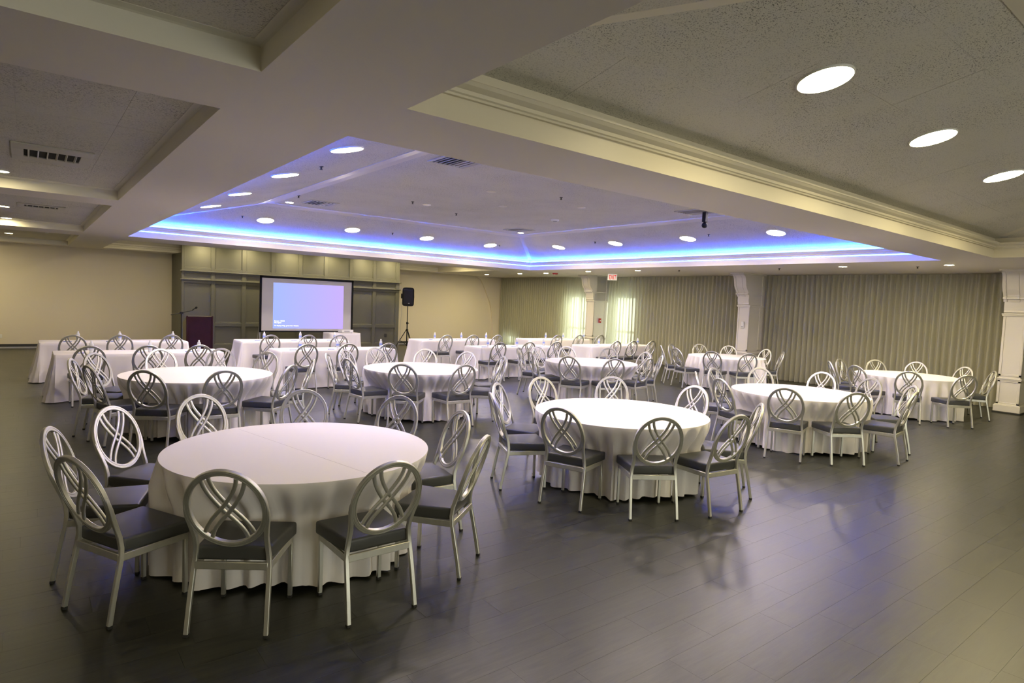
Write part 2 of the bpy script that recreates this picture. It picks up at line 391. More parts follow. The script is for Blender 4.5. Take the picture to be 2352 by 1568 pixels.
# ---------------------------------------------------------------- walls
bm = NB(); box(bm, XL-.2, YF, 0, XR+.2, YF+.15, 4.0); struct('wall_back', bm, M_wall, label='beige painted end wall behind the stage panelling')
bm = NB(); box(bm, XL-.15, YN, 0, XL, YF, 4.0); struct('wall_left', bm, M_wall, label='beige side wall left of the picture')
# rear wall behind the viewer, open gap added to let in fill daylight
bm = NB(); REAR = [(1.5, 7.5)]; x = XL
for a, b in REAR:
    box(bm, x, YN-.15, 0, a, YN, 4.0); box(bm, a, YN-.15, 2.5, b, YN, 4.0); x = b
box(bm, x, YN-.15, 0, XR, YN, 4.0); struct('wall_front', bm, M_wall, label='wall behind the viewer with an added opening for fill daylight')
# right wall with window openings
WINS = [(14.70, 15.76, .05, 2.28), (17.02, 18.25, .05, 2.26), (21.2, 22.25, .03, .42)]
bm = NB(); y = YN
for a, b, c, d in WINS:
    box(bm, XR, y, 0, XR+.15, a, 4.0); box(bm, XR, a, d, XR+.15, b, 4.0); box(bm, XR, a, 0, XR+.15, b, c); y = b
box(bm, XR, y, 0, XR+.15, YF, 4.0); struct('wall_right', bm, M_wall, label='wall behind the grey pleated curtains')
for i, (a, b, c, d) in enumerate(WINS):
    bm = NB(); f = .05
    box(bm, XR+.03, a, c, XR+.1, a+f, d, .004); box(bm, XR+.03, b-f, c, XR+.1, b, d, .004); box(bm, XR+.03, a, c, XR+.1, b, c+f, .004); box(bm, XR+.03, a, d-f, XR+.1, b, d, .004)
    if d > 1: box(bm, XR+.04, a, .95, XR+.09, b, 1.03, .004); box(bm, XR+.04, (a+b)/2-.02, c, XR+.09, (a+b)/2+.02, d, .004)
    wdw = struct('window_%d' % (i+1), bm, M_white, label=['bright glazed door behind the sheer curtain right of the first column', 'bright glazed door behind the sheer curtain left of the first column', 'low bright window behind the curtain near the corner'][i])
    bm = NB(); box(bm, XR+.06, a+f, c+f, XR+.066, b-f, d-f); obj('pane', bm, M_pane, wdw)
for nm, (x0, y0, x1, y1) in dict(baseboard_back=(XL, YF-.02, XR, YF), baseboard_left=(XL, YN, XL+.02, YF)).items():
    bm = NB(); box(bm, x0, y0, 0, x1, y1, .13, .004); bm2 = struct(nm, bm, M_dark, label='dark baseboard strip')
    if 'back' in nm:
        bm = NB(); box(bm, x0, y0-.012, 0, x1, y0, .05, .004); obj('shoe_moulding', bm, M_gray, bm2)
# corner pilaster with curved bracket on the back wall
bm = NB(); poly = [(17.2, 0), (16.62, 0), (16.60, .8), (16.52, 1.4), (16.40, 1.85), (16.23, 2.2), (16.02, 2.6), (15.85, 2.85), (15.62, 3.0), (17.2, 3.0)]
prism(bm, poly, YF-.09, YF+.01); struct('trim_1', bm, M_wall, label='shallow corner pilaster with a curved edge beside the curtains')

# stage panelling
SX0, SX1, SY, ST = 3.69, 11.05, 21.0, 3.33
bm = NB(); box(bm, SX0, SY+.05, 0, SX1, SY+.09, ST); box(bm, SX0, SY+.05, 0, SX0+.06, YF, ZC); box(bm, SX1-.06, SY+.05, 0, SX1, YF, ZC)
stage = struct('wall_stage', bm, M_stage, label='grey green panelled stage front behind the projection screen')
bays = [(3.76, 4.52), (4.63, 5.43), (5.55, 6.34), (6.46, 7.24), (7.37, 8.14), (8.27, 9.06), (9.18, 9.97), (10.09, 10.90)]
st = [SX0]+[v for b in bays for v in b]+[SX1]
for i in range(0, len(st), 2):
    bm = NB(); box(bm, st[i], SY, 0, st[i+1], SY+.06, ST, .006); obj('stile', bm, M_stage, stage)
def rail(z0, z1, name='rail', pr=0, m=M_stage):
    bm = NB(); box(bm, SX0-pr, SY-pr+.004 if pr == 0 else SY-pr, z0, SX1+pr, SY+.06, z1, .008); obj(name, bm, m, stage)
rail(0, .20, 'base_rail'); rail(2.09, 2.21); rail(2.40, 2.56); rail(2.18, 2.215, 'cap_moulding', .045); rail(2.44, 2.475, 'cap_moulding', .05)
for a, b in bays:
    for z0, z1, nm in ((2.56, ST, 'upper_panel'), (2.21, 2.40, 'frieze_panel'), (.88, 2.09, 'door_panel'), (.20, .76, 'lower_panel')):
        bm = NB(); box(bm, a-.002, SY+.034, z0-.002, b+.002, SY+.055, z1+.002)
        f = .022     # bead round the recessed panel
        for q in ((a, z0, b, z0+f), (a, z1-f, b, z1), (a, z0, a+f, z1), (b-f, z0, b, z1)):
            box(bm, q[0], SY+.016, q[1], q[2], SY+.04, q[3], .005)
        obj(nm, bm, M_stage, stage)
    bm = NB(); box(bm, a-.005, SY+.006, .76, b+.005, SY+.06, .88, .008); obj('lock_rail', bm, M_stage, stage)
bm = NB(); box(bm, 10.50, SY-.006, .42, 10.58, SY+.035, .54, .003); tag(obj('power_outlet', bm, M_dark), 'small power outlet low on the right end of the stage panelling', 'outlet')
bm = NB(); box(bm, -.645, YF-.012, .30, -.565, YF, .41, .003); tag(obj('power_outlet', bm, M_white), 'white power outlet low on the far beige wall at the left edge', 'outlet')

# ---------------------------------------------------------------- columns with scroll brackets
def column(nm, y0, y1, label):
    xf = 16.2; r = bpy.data.objects.new(nm, None); C.objects.link(r); r['kind'] = 'structure'; r['label'] = label
    bm = NB(); box(bm, xf+.012, y0+.012, 0, XR+.02, y1-.012, ZC, .003); obj('shaft', bm, M_column, r)
    w = .045
    def frame(z0, z1):
        bm = NB()
        for (a, b, c, d) in ((y0, z0, y0+w, z1), (y1-w, z0, y1, z1), (y0, z0, y1, z0+w), (y0, z1-w, y1, z1)):
            box(bm, xf, a, b, xf+.02, c, d, .004)
        box(bm, xf, y0, z0, XR, y0+.02, z0+w, .004); box(bm, xf, y0, z1-w, XR, y0+.02, z1, .004)
        box(bm, xf, y0, z0, xf+w, y0+.02, z1, .004); box(bm, xf+.55, y0, z0, xf+.55+w, y0+.02, z1, .004)
        obj('panel_frame', bm, M_column, r)
    frame(.18, .70); frame(.78, 2.09)
    bm = NB(); box(bm, xf-.02, y0-.02, .71, XR, y1+.02, .745, .008); box(bm, xf-.01, y0-.01, .69, XR, y1+.01, .715, .004); obj('chair_rail', bm, M_column, r)
    bm = NB(); box(bm, xf-.035, y0-.035, .03, XR, y1+.035, .17, .006); box(bm, xf-.02, y0-.02, .16, XR, y1+.02, .19, .008); obj('plinth', bm, M_column, r)
    bm = NB(); box(bm, xf-.045, y0-.045, 0, XR, y1+.045, .032, .004); obj('plinth_foot', bm, M_dark, r)
    bm = NB(); box(bm, xf-.03, y0-.03, 2.07, XR, y1+.03, 2.10, .008); box(bm, xf-.018, y0-.018, 2.045, XR, y1+.018, 2.072, .004); obj('neck_moulding', bm, M_column, r)
    prof = [(XR, 2.10), (xf-.02, 2.10), (xf-.05, 2.13), (xf-.04, 2.16), (xf-.06, 2.22), (xf-.055, 2.34), (xf-.075, 2.39), (xf-.13, 2.40), (xf-.13, 2.43), (xf-.10, 2.45), (xf-.13, 2.50), (xf-.19, 2.56), (xf-.235, 2.64), (xf-.255, 2.74),
            (xf-.275, 2.84), (xf-.31, 2.90), (xf-.36, 2.935), (xf-.42, 2.95), (xf-.42, 2.985), (XR, 2.985)]
    bm = NB(); prism(bm, prof, y0+.012, y1-.012); obj('scroll_bracket', bm, M_column, r, smooth=35)
    bm = NB()       # raised cushion down the face of the scroll and side lips
    for a, b, k in ((y0-.004, y0+.055, .018), (y1-.055, y1+.004, .018), (y0+.12, y1-.12, .012)):
        path = [(p[0]-k, p[1]) for p in prof[5:18]]
        prism(bm, [(xf+.1, prof[5][1])]+path+[(xf+.1, prof[17][1])], a, b)
    obj('scroll_band', bm, M_column, r, smooth=35)
    bm = NB(); box(bm, xf-.46, y0-.03, 2.97, XR, y1+.03, 3.0, .006); obj('abacus', bm, M_column, r)
    # side scroll panel line
    bm = NB(); box(bm, xf+.02, y0-.004, 2.38, xf+.62, y0+.014, 2.41, .004); box(bm, xf+.60, y0-.004, 2.1, xf+.63, y0+.014, 2.95, .004); obj('side_bead', bm, M_column, r)
    return r
column('column', 15.83, 16.23, 'pale square column with a scroll bracket, farthest of three, red alarm on it')
column('column', 9.68, 10.05, 'pale square column with a scroll bracket, middle of three along the curtains')
column('column', 3.46, 3.85, 'pale square column with a scroll bracket at the right edge of the picture')
t = thing('fire_alarm', 'small red fire alarm pull station on the side of the farthest column', 'alarm', (16.50, 15.81, 1.37))
bm = NB(); box(bm, -.055, -.04, -.08, .055, .0, .08, .006); obj('body', bm, M_red, t)
bm = NB(); box(bm, -.03, -.052, -.02, .03, -.036, .01, .004); obj('handle', bm, M_white, t)
t = thing('thermostat', 'small white thermostat on the face of the middle column', 'thermostat', (16.2, 9.865, 1.53))
bm = NB(); box(bm, -.025, -.045, -.10, .0, .045, .10, .006); obj('housing', bm, M_white, t)
bm = NB(); box(bm, -.03, -.028, -.07, -.02, .028, -.04, .002); obj('display', bm, M_gray, t)

# ---------------------------------------------------------------- curtains
def curtain(y0, y1, label, seed):
    rnd = random.Random(seed); bm = NB(); lam = .14; n = int((y1-y0)/lam*10); nz = 7
    ph = 0; cols = []; amp = .03
    jit = [rnd.uniform(-1, 1) for _ in range(int((y1-y0)/lam)+4)]
    zz = [.015, .5, 1.1, 1.7, 2.3, 2.75, 2.89, 2.985]
    for i in range(n+1):
        y = y0+(y1-y0)*i/n; s = (y-y0)/lam; k = int(s); fr = s-k; jj = jit[k]*(1-fr)+jit[k+1]*fr
        row = []
        for z in zz:
            tz = z/2.985; low = 1-tz
            a = .050*(1+.25*jj)+.020*low
            th = 2*PI*(s+.16*low*math.sin(s*.37+seed)+.12*low*jj)
            x = 16.93 + a*math.cos(th) + .012*math.cos(th*2+jj*3)*low + .02*math.sin(s*.21+seed)*low
            if z > 2.85: x = 16.93 + .038*math.copysign(abs(math.cos(2*PI*s))**.5, math.cos(2*PI*s))
            row.append(bm.verts.new((x, y, z)))
        cols.append(row)
    for A, B in zip(cols, cols[1:]):
        for j in range(len(zz)-1): bm.faces.new((A[j], B[j], B[j+1], A[j+1]))
    return tag(obj('curtain', bm, M_curtain, smooth=80), label, 'curtain', 'pleated curtains along the window wall')
curtain(16.27, 22.46, 'sheer grey pleated curtain between the far corner and the farthest column', 1)
curtain(10.08, 15.80, 'sheer grey pleated curtain between the farthest and middle columns', 2)
curtain(3.88, 9.65, 'sheer grey pleated curtain between the middle and right columns', 3)
curtain(-3.0, 3.43, 'sheer grey pleated curtain past the right column, out of the picture', 4)
bm = NB(); box(bm, 16.98, -3.0, 2.955, 17.03, 22.5, 2.985, .004); struct('trim_2', bm, M_white, label='curtain track under the ceiling')

# ---------------------------------------------------------------- chairs
RT, TILT = .965, math.radians(19.1); R_OUT, R_IN = .2235, .1905; RY = -.368; EL = .253/.2235
RC = Vector((0, -.2856, .7258)); RV = Vector((0, -math.sin(TILT), math.cos(TILT))); RN = Vector((0, math.cos(TILT), math.sin(TILT)))
def rp(u, v, n=0): return RC + X*u + RV*(v*EL) + RN*n
def make_chair():
    t = thing('chair', '', 'chair')
    bm = NB(); N_ = 56; rm = (R_OUT+R_IN)/2; w = (R_OUT-R_IN)/2; d = .012
    sec = [(w, -d+.003), (w, d-.003), (w-.003, d), (.004, d), (.003, d-.002), (-.003, d-.002), (-.004, d), (-w+.003, d), (-w, d-.003), (-w, -d+.003), (-w+.003, -d),
           (-.010, -d), (-.009, -d+.003), (-.006, -d+.003), (-.005, -d), (.005, -d), (.006, -d+.003), (.009, -d+.003), (.010, -d), (w-.003, -d)]
    sweep(bm, [rp(rm*math.cos(2*PI*i/N_), rm*math.sin(2*PI*i/N_)) for i in range(N_)], sec, RN, closed=True)
    obj('back_ring', bm, M_metal, t, smooth=40)
    for sgn in (-1, 1):
        for off in (-.0212, .0212):
            path = []
            for i in range(-20, 21):
                s = i/20*1.1; B = .185; A = .094 if s > 0 else .118
                x = -A*math.sin(PI/2*max(-1, min(1, s))); y = B*s
                dx = -A*PI/2*math.cos(PI/2*s) if abs(s) < 1 else 0; L_ = math.hypot(dx, B)
                x += off*B/L_; y += -off*dx/L_
                if math.hypot(x, y) < .197: path.append(rp(sgn*x, y, sgn*.002))
            bm = NB(); sweep(bm, path, rsq(.0112, .0065, .003), RN); obj('back_strand', bm, M_metal, t, smooth=50)
    for sx in (-1, 1):
        P = [(.2147, -.272, .012), (.212, -.250, .14), (.209, -.224, .27), (.206, -.203, .37), (.200, -.197, .43), (.194, -.203, .49), (.1935, -.222, .55), (.202, -.2445, .61), (.214, -.266, .67), (.2185, -.282, .715), (.2185, -.291, .74)]
        path = [Vector((sx*a, b, c)) for a, b, c in P]
        bm = NB(); sweep(bm, path, rsq(.0125, .0125, .003), Vector((0, 1, .15)).normalized(), scale=[1]*8+[.95, .75, .35]); lg = obj('leg', bm, M_metal, t, smooth=40)
        bm = NB(); box(bm, sx*.2147-.0135, -.2855, 0, sx*.2147+.0135, -.2585, .02, .003); obj('foot_cap', bm, M_rubber, lg)
        bm = NB(); box(bm, sx*.203-.0125, .183, .012, sx*.203+.0125, .208, .40, .003); lg = obj('leg', bm, M_metal, t, smooth=40)
        bm = NB(); box(bm, sx*.203-.0135, .182, 0, sx*.203+.0135, .209, .02, .003); obj('foot_cap', bm, M_rubber, lg)
    bm = NB()
    box(bm, -.20, -.216, .357, .20, -.196, .400, .003); box(bm, -.205, .186, .357, .205, .206, .400, .003)
    for sx in (-1, 1): sweep(bm, [Vector((sx*.2055, -.21, .3785)), Vector((sx*.2055, .2, .3785))], rsq(.010, .0215, .003), Z)
    obj('seat_frame', bm, M_metal, t, smooth=40)
    bm = NB(); box(bm, -1, -1, -1, 1, 1, 1)
    for v in bm.verts:
        f = v.co.y > 0; wx = .236 if f else .200
        v.co = Vector((v.co.x*wx, .214 if f else -.19, .399 if v.co.z < 0 else .482))
    bmesh.ops.bevel(bm, geom=list(bm.edges), offset=.019, segments=3, profile=.6, affect='EDGES')
    bmesh.ops.subdivide_edges(bm, edges=[e for e in bm.edges if e.calc_length() > .15], cuts=2, use_grid_fill=True)
    for v in bm.verts:
        if v.co.z > .47: v.co.z += .010*max(0, 1-(v.co.x/.2)**2)*max(0, 1-(v.co.y/.2)**2)
    obj('seat', bm, M_vinyl, t, smooth=60)
    return t
proto = make_chair(); used = [False]; ALL = []
def solve_ring(u, v, face, p):   # chair origin whose projected ring tops out at pixel (u, v)
    for _ in range(5):
        Rz = Matrix.Rotation(face(p)-PI/2, 3, 'Z')
        best = min((pix(Vector((p[0], p[1], 0)) + Rz @ rp(R_OUT*math.cos(t*PI/36), R_OUT*math.sin(t*PI/36))) for t in range(72)), key=lambda q: q[1])
        d = at(u, v, RT)-at(best[0], best[1], RT); p = Vector((p[0]+d.x, p[1]+d.y, 0))
    return p
def place_chair(p, ang, label, group):   # p: chair origin on the floor plan, ang: facing direction
    o = proto if not used[0] else copy_tree(proto); used[0] = True
    rz = ang-PI/2
    c = Vector((p[0], p[1], 0))
    o.location = c; o.rotation_euler = (0, 0, rz); o['label'] = label; o['group'] = group
    o['category'] = 'chair'; ALL.append((c, rz, label)); return c, rz

# ---------------------------------------------------------------- round tables
TR, TZ = .93, .76
def round_table(c, chairs, tlabel, clabel, seed):
    rnd = random.Random(seed)
    t = thing('round_table', tlabel, 'table', (c[0], c[1], 0), rnd.uniform(0, 1), 'round banquet tables')
    bm = NB(); lathe(bm, [(.86, TZ-.035), (.875, TZ-.03), (.875, TZ-.008), (.865, TZ-.004)], 48); obj('tabletop', bm, M_ply, t, smooth=40)
    for sx in (-1, 1):
        for sy in (-1, 1):
            bm = NB(); rod(bm, (sx*.42, sy*.33, 0), (sx*.40, sy*.30, TZ-.034), .014); obj('leg', bm, M_blackm, t, smooth=40)
    # cloth
    n, mz = 240, 20
    nf = rnd.randint(30, 35); phs = [rnd.uniform(0, 6.28) for _ in range(6)]
    lim = []
    for i in range(n):
        th = 2*PI*i/n; d = 9.0; dv = Vector((math.cos(th), math.sin(th), 0))
        for cc, rz in chairs:
            R3 = Matrix.Rotation(-rz, 3, 'Z'); o_ = R3 @ (Vector((c[0], c[1], 0))-cc); dd = R3 @ dv
            x0, x1, y0, y1 = -.245, .245, -.30, .226
            t0, t1 = -9, 9
            for a, b, lo, hi in ((o_.x, dd.x, x0, x1), (o_.y, dd.y, y0, y1)):
                if abs(b) < 1e-9:
                    if not lo < a < hi: t0, t1 = 9, -9
                    continue
                u, v = (lo-a)/b, (hi-a)/b
                if u > v: u, v = v, u
                t0, t1 = max(t0, u), min(t1, v)
            if t0 < t1 and t1 > 0: d = min(d, t0)
        lim.append(d)
    sm = [min(lim[(i+k) % n] + abs(k)*.016 for k in range(-8, 9)) for i in range(n)]
    bm = NB(); rings = []
    for q in range(1, 7):
        r = TR*q/6
        rings.append([bm.verts.new((c[0]+r*math.cos(2*PI*i/n), c[1]+r*math.sin(2*PI*i/n), TZ+.002-(0.0 if q < 6 else .0))) for i in range(n)])
    for k in range(mz):
        tt = ((k+.12)/mz)**1.15 if k < mz-1 else 1.0
        row = []
        for i in range(n):
            th = 2*PI*i/n
            hem = .028+.016*math.sin(3*th+phs[0])+.010*math.sin(7*th+phs[1])
            z = TZ-.004-(TZ-.004-hem)*tt
            fold = math.sin(nf*th+phs[2]+1.3*math.sin(2*th+phs[3])+.7*math.sin(5*th+phs[4]))
            ampm = .55+.45*math.sin(4*th+phs[5])
            g = min(1, tt*3.5)**.9
            r = TR+.002+.018*tt+g*.042*(1+tt*.6)*(fold*(.55+.55*ampm))+.020*g
            r += .010*tt*math.sin(19*th+phs[1])
            L0 = sm[i]-.012
            Lc = L0-.026+.030*fold
            if Lc < r:      # pressed in by the seats, slanting from the table edge
                bl = max(0, min(1, (TZ-z)/.27)); bl = bl*bl*(3-2*bl)*.5+bl*.5
                r += (Lc-r)*bl
            row.append(bm.verts.new((c[0]+r*math.cos(th), c[1]+r*math.sin(th), z)))
        rings.append(row)
    ctr = bm.verts.new((c[0], c[1], TZ+.002))
    for i in range(n): bm.faces.new((ctr, rings[0][i], rings[0][(i+1) % n]))
    for A, B in zip(rings, rings[1:]):
        for i in range(n): bm.faces.new((A[i], B[i], B[(i+1) % n], A[(i+1) % n]))
    cl = obj('tablecloth', bm, M_cloth, smooth=55); tag(cl, clabel, 'tablecloth', 'white floor-length tablecloths on round tables')
    if seed == 1:     # pressed crease across the nearest cloth
        bm = NB(); rod(bm, at(548, 985, TZ+.0015), at(842, 1086, TZ+.0015), .0016, 6); obj('crease', bm, M_cloth, cl)

TBL = {
 'nearest': ((1.60, 4.50), 'nearest table', [(520, 1078, (.847, 3.501, 54.9)), (900, 1058, (1.653, 3.233, 90.2)), (1120, 1003, (2.472, 3.526, 127.7)), (1045, 942, None), (918, 907, None), (700, 893, None), (460, 904, None), (240, 935, None), (113, 977, None), (158, 1043, (.241, 4.186, 23.7))]),
 'fm': ((5.08, 4.48), 'front middle table', [(1290, 937, (3.91, 4.141, 20.2)), (1515, 959, (4.40, 3.43, 57.3)), (1690, 953, (5.13, 3.171, 83)), (1750, 925, None), (1597, 884, None), (1403, 863, None), (1240, 864, None), (1139, 878, None), (1124, 900, None)]),
 'fr': ((8.90, 4.45), 'front right table', [(1808, 890, None), (1965, 900, None), (2028, 871, None), (2084, 880, None), (2108, 899, None), (1888, 853, None), (1745, 843, None), (1637, 844, None), (1597, 852, None), (1650, 868, None)]),
 'fc': ((14.0, 4.80), 'curtain-side front table', [(2087, 852, None), (2225, 861, None), (2284, 851, None), (2222, 842, None), (2104, 830, None), (2008, 825, None), (1927, 823, None), (1903, 828, None), (1962, 838, None)]),
 'rl': ((1.82, 9.12), 'rear left table', [(330, 849, None), (510, 849, None), (675, 837, None), (722, 824, None), (615, 807, None), (509, 799, None), (367, 800, None), (200, 838, None), (161, 822, None), (215, 809, None)]),
 'rml': ((5.10, 8.85), 'rear centre-left table', [(922, 834, None), (1070, 836, None), (1158, 826, None), (1163, 818, None), (861, 797, None), (978, 800, None), (1074, 806, None), (752, 809, None), (787, 802, None), (800, 822, None)]),
 'rm': ((9.0, 8.80), 'rear centre-right table', [(1310, 817, None), (1409, 822, None), (1484, 821, None), (1520, 815, None), (1488, 808, None), (1398, 798, None), (1299, 794, None), (1234, 794, None), (1191, 797, None), (1222, 806, None)]),
 'rc': ((13.9, 8.85), 'curtain-side rear table', [(1635, 806, None), (1720, 811, None), (1797, 807, None), (1755, 801, None), (1673, 793, None), (1606, 789, None), (1541, 789, None), (1518, 793, None), (1547, 798, None)]),
}
ORD = ['zeroth', 'first', 'second', 'third', 'fourth', 'fifth', 'sixth']
for si, (k, (c, nm, lst)) in enumerate(TBL.items()):
    near = math.atan2(-c[1], -c[0]); info = []
    for u, v, a in lst:
        if isinstance(a, tuple):      # rear feet midpoint and facing measured from the photograph
            fa = math.radians(a[2]); p = Vector((a[0]+.272*math.cos(fa), a[1]+.272*math.sin(fa), 0))
        else:
            face = lambda q: math.atan2(c[1]-q[1], c[0]-q[0])
            p0 = at(u, v, RT); k_ = Vector((c[0]-p0.x, c[1]-p0.y, 0)).normalized()
            p = solve_ring(u, v, face, p0+k_*.368)
            cc_ = Vector((c[0], c[1], 0)); rr_ = (p-cc_).length; p = cc_+(p-cc_)*(max(.97, rr_)/rr_)
            fa = face(p)
        ang = math.atan2(p.y-c[1], p.x-c[0])
        rel = (ang-near+PI) % (2*PI)-PI
        info.append((rel, p, fa))
    info.sort(key=lambda q: q[0])
    for _ in range(12):      # chairs that would touch shuffle apart round the table
        for i in range(len(info)):
            j = (i+1) % len(info); pa, pb = info[i][1], info[j][1]
            if (pa-pb).length < .60:
                for q_, sg in ((i, -1), (j, 1)):
                    rel, p, fa = info[q_]; cc = Vector((c[0], c[1], 0)); p2 = cc+Matrix.Rotation(sg*.012, 3, 'Z') @ (p-cc); info[q_] = (rel+sg*.012, p2, fa+sg*.012)
    i0 = min(range(len(info)), key=lambda i: abs(info[i][0])); chs = []
    for i, (rel, p, fa) in enumerate(info):
        dlt = i-i0
        if dlt == 0: lb = 'silver round-back chair nearest the camera at the %s' % nm
        else:
            side = 'right' if dlt > 0 else 'left'; q = abs(dlt)
            lb = 'silver round-back chair at the %s, %s to the %s of its nearest chair' % (nm, ORD[q], side)
        chs.append(place_chair(p, fa, lb, 'silver round-back chairs at the round tables'))
    round_table(c, chs, 'round folding table hidden under the white cloth of the %s' % nm, 'white floor-length cloth draped over the %s, soft folds to the floor' % nm, si+1)

# ---------------------------------------------------------------- rows of rectangular tables
def rect_table(x0, x1, y0, y1, tl, cl_label, seed, rad=.03, flare=.13, group='white cloths on the long tables'):
    rnd = random.Random(seed); cx, cy = (x0+x1)/2, (y0+y1)/2
    t = thing('folding_table', tl, 'table', (cx, cy, 0))
    bm = NB(); ins = .012+rad*.3; box(bm, x0-cx+ins, y0-cy+ins, TZ-.03, x1-cx-ins, y1-cy-ins, TZ-.004, .004); obj('tabletop', bm, M_ply, t)
    for sx in (-1, 1):
        for sy in (-1, 1):
            bm = NB(); a = sx*((x1-x0)/2-.25); b = sy*((y1-y0)/2-.1); rod(bm, (a, b, 0), (a, b, TZ-.03), .013); obj('leg', bm, M_blackm, t, smooth=40)
    per = []
    segs = [((x0+rad, y0), (x1-rad, y0), (0, -1)), ((x1, y0+rad), (x1, y1-rad), (1, 0)), ((x1-rad, y1), (x0+rad, y1), (0, 1)), ((x0, y1-rad), (x0, y0+rad), (-1, 0))]
    cor = [(x1-rad, y0+rad), (x1-rad, y1-rad), (x0+rad, y1-rad), (x0+rad, y0+rad)]
    for k, (a, b, nv) in enumerate(segs):
        L_ = math.hypot(b[0]-a[0], b[1]-a[1]); m_ = max(8, int(L_/.035))
        for i in range(m_):
            f = i/m_; s_ = L_*f; e = min(s_, L_-s_)
            per.append((a[0]+(b[0]-a[0])*f, a[1]+(b[1]-a[1])*f, nv[0], nv[1], math.exp(-(e/.10)**2), k*50+s_))
        a0 = math.atan2(nv[1], nv[0])
        for i in range(9):
            an = a0+PI/2*i/9
            per.append((cor[k][0]+rad*math.cos(an), cor[k][1]+rad*math.sin(an), math.cos(an), math.sin(an), 1.0, k*50+L_+.03*i))
    ph = [rnd.uniform(0, 6.28) for _ in range(4)]
    rings = []; bm = NB(); nz = 14
    for q in (0, 1):
        s_ = 1 if q else .0
    top = [bm.verts.new((p[0]-p[2]*.004, p[1]-p[3]*.004, TZ+.002)) for p in per]
    bm.faces.new(top); rings.append(top)
    cf = [rnd.uniform(.75, 1.25) for _ in range(4)]
    for z_ in range(nz+1):
        tt = z_/nz; row = []
        for p in per:
            k = int(p[5]//50); s_ = p[5]-50*k
            w = .006*math.sin(s_*17+ph[k])+.004*math.sin(s_*31+ph[(k+1) % 4])
            out = .002+tt*(.012+w*(1-p[4]))+p[4]*flare*cf[k]*(tt**1.25)
            if p[4] > .4: out += .012*tt*math.sin(s_*60+z_*.2)
            hem = .012+.004*math.sin(s_*9+ph[k]) - .0
            z = TZ-.003-(TZ-.003-hem)*tt
            row.append(bm.verts.new((p[0]+p[2]*out, p[1]+p[3]*out, z)))
        rings.append(row)
    n = len(per)
    for A, B in zip(rings, rings[1:]):
        for i in range(n): bm.faces.new((A[i], B[i], B[(i+1) % n], A[(i+1) % n]))
    tag(obj('tablecloth', bm, M_cloth, smooth=50), cl_label, 'tablecloth', group)
TA = [(.17, 2.74), (3.83, 6.40), (8.48, 11.08), (12.35, 15.0)]; TB = [(.33, 2.86), (3.90, 6.42), (8.70, 11.2), (12.45, 15.1)]
WHO = ['leftmost', 'second from left', 'third from left', 'rightmost']
for i in range(4):
    rect_table(TA[i][0], TA[i][1], 14.78, 15.50, 'long folding table under cloth in the back row, %s' % WHO[i], 'white cloth to the floor on the back-row long table, %s' % WHO[i], 20+i)
    rect_table(TB[i][0], TB[i][1], 12.22, 12.98, 'long folding table under cloth in the second row, %s' % WHO[i], 'white cloth to the floor on the second-row long table, %s' % WHO[i], 30+i)
RA = [[(168, 767), (279, 767), (393, 767)], [(623, 767), (709, 768), (783, 768)], [(1027, 768), (1090, 768), (1144, 768)], [(1283, 769), (1333, 769), (1381, 768)]]
RB = [[(203, 792), (343, 791), (462, 789)], [(708, 787), (804, 787), (895, 786)], [(1151, 784), (1219, 784), (1281, 783)], [(1419, 781), (1457, 780), (1499, 780)]]
POS = ['left', 'middle', 'right']
for rows_, yy, rn in ((RA, 14.03, 'back-row'), (RB, 11.50, 'second-row')):
    for i, g in enumerate(rows_):
        for j, (u, v) in enumerate(g):
            d = at(u, v, RT); k = yy/d.y; x = d.x*k
            place_chair((x, yy+.368), PI/2+random.uniform(-.06, .06), 'silver round-back chair, %s of three at the %s long table, %s' % (POS[j], rn, WHO[i]), 'silver round-back chairs at the long tables')

# bottles, notepads and pens
def make_bottle():
    t = thing('water_bottle', '', 'bottle')
    bm = NB(); lathe(bm, [(.026, 0), (.032, .006), (.032, .03), (.030, .035), (.032, .04), (.032, .078)], 14); b = obj('base_section', bm, M_bottle, t, smooth=50)
    bm = NB(); lathe(bm, [(.0325, .078), (.0325, .118)], 14); obj('label_wrap', bm, M_blabel, t, smooth=50)
    bm = NB(); lathe(bm, [(.032, .118), (.032, .145), (.026, .165), (.016, .182), (.013, .19)], 14); obj('shoulder', bm, M_bottle, t, smooth=50)
    bm = NB(); lathe(bm, [(.0145, .19), (.0145, .206), (.013, .208)], 12); obj('cap', bm, M_white, t, smooth=40)
    return t
bp0 = make_bottle(); bu = [False]
def make_pad():
    bm = NB(); box(bm, -.07, -.1, 0, .07, .1, .004, .001); return mesh_of('notepad', bm, M_white)
def make_pen():
    bm = NB(); rod(bm, (-.07, 0, .005), (.06, 0, .005), .0045, 8); rod(bm, (.06, 0, .005), (.072, 0, .005), .002, 6); return mesh_of('pen', bm, M_pen)
padm, penm = make_pad(), make_pen()
BA = [[(179, 762), (275, 762), (397, 762)], [(607, 763), (690, 763), (769, 765)], [(999, 764), (1060, 764), (1117, 764)], [(1254, 764), (1294, 767), (1341, 767)]]
BB = [[(210, 785), (345, 783), (457, 781)], [(690, 783), (776, 783), (875, 779)], [(1121, 778), (1188, 777), (1249, 778)], [(1376, 777), (1418, 776), (1465, 776)]]
